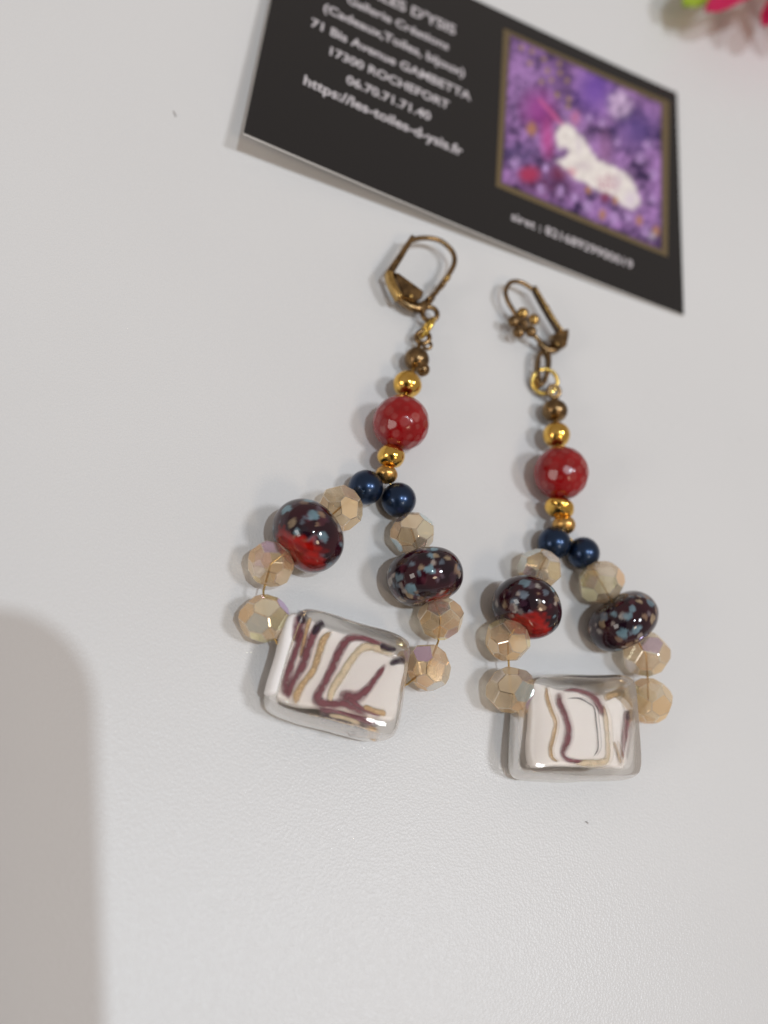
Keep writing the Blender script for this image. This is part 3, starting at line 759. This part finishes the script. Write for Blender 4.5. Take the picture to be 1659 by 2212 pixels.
# jump ring seen edge on, pin eye, crimp
jr = P(*k5(815, 1500), 2.4); jd = (P(*k5(740, 1650), 2.2) - P(*k5(895, 1350), 2.6)).normalized()
torus(EL, 'jump_ring', jr, 1.72, 0.38, jd.cross(UPV).normalized() + UPV * 0.10, RING)
torus(EL, 'pin_eye', P(*k5(755, 1640), 2.2), 1.02, 0.40, Vector((-0.3, -0.1, 1)), BRONZE)
torus(EL, 'pin_eye', P(*k5(822, 1755), 2.0), 0.60, 0.26, Vector((-0.35, -0.2, 1)), BRONZE)
bead('crimp_bead', EL, *k5(755, 2110), 2.6, 15, BRONZE, ax_top)

# ---------------- right earring
ER = thing('earring', 'right earring, its bronze flower facing up and its clear glass square sitting below the other', 'earring', P(1240, 1580, 0), 'pair of beaded earrings')
ax2 = vsub(P(1212, 1097, 3.6), P(1198, 887, 2.6))
bead('bronze_bead', ER, 1198, 888, 2.6, 27.5, BRONZE, ax2, 0.9)
bead('gold_bead', ER, 1202, 940, 3.4, 29, GOLD, ax2, 0.95, 0.05)
agate(ER, 1212, 1022, 4.3, 58, ax2, 17)
bead('gold_bead', ER, 1209, 1097, 3.6, 32, GOLD, ax2 + Vector((-0.35, 0, 0)), 0.64, 0.12)
bead('matte_gold_bead', ER, 1218, 1134, 3.1, 25, MATGOLD, ax2, 0.82, 0.05)
nvL, nvR = P(1197, 1173, 2.75), P(1260, 1195, 2.75)
bead('navy_pearl_bead', ER, 1197, 1173, 2.75, 35.5, NAVY, vsub(P(1166, 1230, 3.2), nvL))
bead('navy_pearl_bead', ER, 1260, 1195, 2.75, 34.5, NAVY, vsub(P(1298, 1258, 3.2), nvR))
cl1, ll, cl2, cl3 = P(1166, 1230, 3.5), P(1138, 1312, 5.0), P(1097, 1382, 4.0), P(1103, 1490, 3.6)
crystal(ER, 1166, 1230, 3.5, 45, vsub(ll, cl1), 0.1, 1.0, 61, 0.3)
a_l = vsub(cl2, cl1)
lampwork(ER, 1138, 1312, 5.0, 75, a_l + Vector((0, 0, 0.12)), 0.72, 14, a_l + Vector((0.3, -0.15, 0.40)), 0.84,
         blues=[Vector((-0.5, 0.5, 0.8)), Vector((0.4, 0.35, 0.9)), Vector((0.55, 0.6, 0.6)), Vector((0.75, -0.35, 0.4))])
crystal(ER, 1097, 1382, 4.0, 46.5, a_l, 0.3, 1.02, 72, 0.4)
crystal(ER, 1103, 1490, 3.6, 50, vsub(P(1150, 1560, 4), P(1097, 1435, 4)), 0.45, 1.0, 83, 0.4)
cr1, lr, cr2, cr3 = P(1298, 1258, 3.5), P(1347, 1341, 4.7), P(1395, 1413, 3.8), P(1400, 1514, 3.5)
crystal(ER, 1298, 1258, 3.5, 47, vsub(cr1, nvR), 0.0, 1.0, 95, 0.6)
a_r = vsub(cr2, cr1)
lampwork(ER, 1347, 1341, 4.7, 76, a_r + Vector((0.05, 0.0, 0.0)), 0.64, 22, a_r + Vector((-0.2, -0.5, 0)), 0.38,
         blues=[Vector((-0.45, -0.1, 0.9)), Vector((-0.5, -0.5, 0.6))])
crystal(ER, 1395, 1413, 3.8, 47, a_r + Vector((0, -0.5, 0)), 0.2, 1.02, 101, 0.25)
crystal(ER, 1400, 1514, 3.5, 47, vsub(cr3, cr2), 0.5, 1.02, 113, 0.3)
tip = P(1222, 1152, 3.0)
wire(ER, [tip, nvL, cl1, ll, cl2, P(1099, 1436, 3.8), cl3, P(1140, 1548, 3.8), P(1170, 1570, 4.0)])
wire(ER, [tip, nvR, cr1, lr, cr2, P(1399, 1463, 3.7), cr3, P(1375, 1545, 3.8), P(1340, 1565, 4.0)])
wire(ER, [P(1204, 860, 2.3), P(1198, 888, 2.6), P(1202, 940, 3.4), P(1212, 1022, 4.3), P(1210, 1097, 3.6), P(1218, 1134, 3.1), tip], 0.3)
core = [(484, 300), (600, 310), (720, 345), (880, 355), (1000, 385), (1140, 395), (1240, 470), (1275, 600), (1270, 800), (1225, 945), (1060, 930), (850, 925), (690, 925), (560, 935), (510, 860), (488, 700), (492, 560), (486, 430)]
ST = [
    (GLIT, 40, 30, [(615, 330), (620, 420), (650, 510), (685, 600), (670, 700), (645, 790), (655, 860), (700, 895)]),
    (PALEG, 40, 46, [(1040, 470), (1062, 580), (1075, 720), (1075, 850), (1030, 900), (920, 905), (820, 900)]),
    (MAROON, 70, 30, [(715, 380), (712, 450), (750, 540), (778, 640), (770, 740), (738, 820), (760, 870), (830, 892), (885, 885)]),
    (MAROON, 24, 60, [(740, 368), (820, 362), (890, 378), (960, 415), (1005, 470), (1040, 560)]),
    (DARKM, 12, 9, [(770, 425), (860, 425), (930, 460), (975, 500), (990, 600), (1002, 720), (1000, 800), (960, 860)]),
    (MAROON, 64, 22, [(1218, 520), (1212, 610), (1200, 730), (1192, 880)]),
    (DARKM, 44, 30, [(1225, 510), (1225, 550), (1218, 590)]),
    (GLIT, 40, 26, [(1040, 430), (1095, 405), (1150, 392)]),
    (GLIT, 18, 26, [(1120, 740), (1150, 820), (1168, 910)]),
]
tile_bead(ER, [k8(395, 262), k8(1212, 262), k8(1262, 1036), k8(345, 1040)], 3.3, core, ST, k8, 5.95)

wl = hk([(640, 385), (560, 330), (480, 285), (370, 262), (285, 300), (238, 400), (250, 500), (290, 590), (345, 680), (420, 800), (560, 980), (690, 1090), (740, 1150)], k4, 2.6)
V, F = sweep(smooth_path(wl, 5), 0.40, 0.40, n=10); hook = mesh('ear_wire', V, F, BRONZE, ER)
lv = hk([(640, 350), (760, 570), (900, 800), (1045, 1030)], k4, 2.6)
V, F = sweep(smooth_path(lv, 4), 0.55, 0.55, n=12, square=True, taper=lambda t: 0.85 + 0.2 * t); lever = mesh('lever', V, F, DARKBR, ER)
lv = hk([(668, 350), (800, 575), (930, 790), (1068, 1000)], k4, 3.1)
V, F = sweep(smooth_path(lv, 4), 0.20, 0.34, n=10, square=True); mesh('lever_edge', V, F, BRASS, lever)
lv = hk([(835, 625), (900, 740), (1000, 895)], k4, 3.2)
V, F = sweep(smooth_path(lv, 4), 0.34, 0.34, n=10, square=True, taper=lambda t: 1 - 0.5 * t); mesh('lever_channel', V, F, BRASS, lever)
pl = hk([(880, 1090), (990, 1030), (1110, 1010), (1112, 1100), (1078, 1260), (985, 1310), (920, 1250), (880, 1170)], k4, 1.9)
V, F = prism(pl, 1.3); mesh('hinge_plate', V, F, BRONZE, lever, smooth=False)
q = P(*k4(1000, 1180), 3.2); V, F = ellipsoid(q, 0.30, 0.30, 0.2); mesh('rivet', V, F, BRASS, lever)
fm = hk([(1060, 1200), (960, 1260), (850, 1260), (770, 1200), (735, 1160)], k4, 1.8)
V, F = sweep(smooth_path(fm, 5), 0.62, 0.6, n=10, square=True, taper=lambda t: 1.1 - 0.3 * t); mesh('hook_frame', V, F, BRONZE, ER)
# eye strap seen edge on
e0, e1 = P(*k4(800, 1290), 2.0), P(*k4(745, 1800), 1.9)
d = (e1 - e0).normalized(); sd = d.cross(UPV).normalized()
pts = []
for k in range(30):
    a = 2 * math.pi * k / 30
    pts.append((e0 + e1) / 2 + d * ((e1 - e0).length / 2 * math.cos(a)) + sd * (0.85 * math.sin(a) * (1.15 + 0.35 * -math.cos(a))))
V, F = sweep(pts, 0.28, 0.75, closed=True, n=10, square=True); mesh('hook_eye', V, F, BRONZE, ER)
torus(ER, 'jump_ring', P(*k4(815, 1735), 1.9), 2.05, 0.33, Vector((-0.35, -0.3, 1)), RING)
torus(ER, 'pin_eye', P(*k4(945, 1880), 2.2), 0.92, 0.42, Vector((-0.2, -0.3, 1)), BRONZE)
fl_c = P(*k4(510, 875), 3.0); nf = Vector((-0.30, -0.35, 1)).normalized(); A = align(nf)
V, F = ellipsoid(fl_c + nf * 0.1, 0.60, 0.60, 0.5, A); flower = mesh('hook_flower', V, F, BRONZE, ER)
flower['label'] = 'tiny five petal bronze flower on the hook, facing up'
V, F = ellipsoid(fl_c - nf * 0.35, 1.35, 1.35, 0.3, A); mesh('flower_base', V, F, DARKBR, flower)
for i, (x, y) in enumerate(((490, 730), (650, 825), (610, 1000), (430, 1010), (355, 850))):
    q = P(*k4(x, y), 3.0)
    V, F = ellipsoid(q, 1.0, 1.0, 0.75, A); mesh('petal', V, F, BRASS if i < 2 else BRONZE, flower)

# ------------------------------------------------------------------ pink flower at the picture's corner
FC = P(1735, -75, 14)
fo = thing('flower', 'bright pink flower with a green leaf, cut off by the upper right corner', 'flower', (FC.x, FC.y, 0))
def blade(base, tip, w, lift, m, name, parent, curl=2.0, thick=0.45):
    V = []; F = []; n = 14; m_ = 6
    d = tip - base; sdv = d.cross(UPV).normalized()
    for sgn in (1, -1):
        for i in range(n + 1):
            t = i / n
            wd = w * (0.30 + 0.70 * math.sin(math.pi * min(1, 0.12 + 0.62 * t))) * (math.sqrt(max(0, 1 - ((t - 0.85) / 0.15) ** 2)) if t > 0.85 else 1)
            mid = base + d * t + UPV * (lift * math.sin(math.pi * t * 0.9))
            for j in range(m_ + 1):
                s = -1 + 2 * j / m_
                V.append(mid + sdv * (wd * s) + UPV * (curl * 0.25 * wd * s * s * 0.5 + sgn * thick / 2 * (1 - 0.8 * s * s)))
    row = m_ + 1; off = (n + 1) * row
    for i in range(n):
        for j in range(m_):
            a = i * row + j
            F.append((a, a + 1, a + row + 1, a + row)); F.append((off + a, off + a + row, off + a + row + 1, off + a + 1))
    for i in range(n):
        a = i * row; b = a + m_
        F.append((a, a + row, off + a + row, off + a)); F.append((b, off + b, off + b + row, b + row))
    F.append(tuple(j for j in range(row)) + tuple(off + j for j in range(row - 1, -1, -1)))
    F.append(tuple(n * row + j for j in range(row - 1, -1, -1)) + tuple(off + n * row + j for j in range(row)))
    return mesh(name, V, F, m, parent)
tips = [(1516, 31, 8), (1640, 62, 9), (1596, -190, 12), (1700, -260, 14), (1822, -240, 14), (1900, -150, 13), (1910, -40, 12), (1850, 50, 11), (1755, 80, 10), (1668, 40, 12)]
for (x, y, z) in tips:
    blade(FC + UPV * -1.0, P(x, y, z), 2.3, 2.0, PETAL, 'petal', fo)
V, F = ellipsoid(FC, 4.5, 4.5, 2.2); mesh('flower_disc', V, F, DISC, fo)
blade(P(1620, -120, 4), P(1470, 20, 6), 3.5, 2.0, LEAFM, 'leaf', fo)
V, F = sweep(smooth_path([FC, P(1850, -160, 6), P(2000, -300, 3)], 6), 1.6, 1.6); mesh('stem', V, F, STEMM, fo)

# ------------------------------------------------------------------ lint on the table
for i, (x, y, dx, dy, lab) in enumerate(((377, 246, 5, 12, 'tiny dark fleck of lint on the table left of the business card'),
                                          (1268, 1777, 5, 4, 'tiny dark fleck of lint on the table below the right earring'))):
    V, F = sweep(smooth_path([P(x - dx / 2, y - dy / 2, 0.08), P(x + dx * 0.2, y, 0.12), P(x + dx / 2, y + dy / 2, 0.08)], 4), 0.10, 0.08, n=6)
    lo = mesh('lint', V, F, LINTM); lo['label'] = lab; lo['category'] = 'lint'; lo['group'] = 'specks of lint on the table'

# ------------------------------------------------------------------ the phone that takes the picture (behind the lens; throws the rounded shadow)
def cam_pt(x, y, z): return Vector(CAM) + xa * x - ya * y - za * z     # x right, y down, z towards the scene (mm)
R_ = 11.0; x0, x1, y0, y1 = -61.0, 13.5, -14.0, 147.0
ol = []
for cx_, cy_, a0 in ((x1 - R_, y0 + R_, -90), (x1 - R_, y1 - R_, 0), (x0 + R_, y1 - R_, 90), (x0 + R_, y0 + R_, 180)):
    for k in range(9):
        a = math.radians(a0 + 90 * k / 8); ol.append((cx_ + R_ * math.cos(a), cy_ + R_ * math.sin(a)))
mx_, my_ = (x0 + x1) / 2, (y0 + y1) / 2
V = []; n = len(ol)
for (s, z) in ((0.985, -3.0), (1.0, -4.2), (1.0, -10.0), (0.985, -11.2)):
    V += [cam_pt(mx_ + (x - mx_) * s, my_ + (y - my_) * s, z) for x, y in ol]
F = [tuple(range(n)), tuple(3 * n + k for k in range(n - 1, -1, -1))]
for i in range(3):
    for k in range(n): F.append((i * n + k, (i + 1) * n + k, (i + 1) * n + (k + 1) % n, i * n + (k + 1) % n))
pc = cam_pt(mx_, my_, -7)
ph = thing('phone', 'dark phone held over the table, known only by its rounded shadow at the lower left', 'phone', pc)
mesh('phone_body', V, F, PHONEB, ph, smooth=False)
V, F = lathe([(4.0, 0), (4.6, 0.2), (4.6, 0.9), (3.0, 0.9), (2.8, 0.5)], 28, cam_pt(0, 0, -3.2), -za)
mesh('lens_ring', V, F, BRONZE, ph)
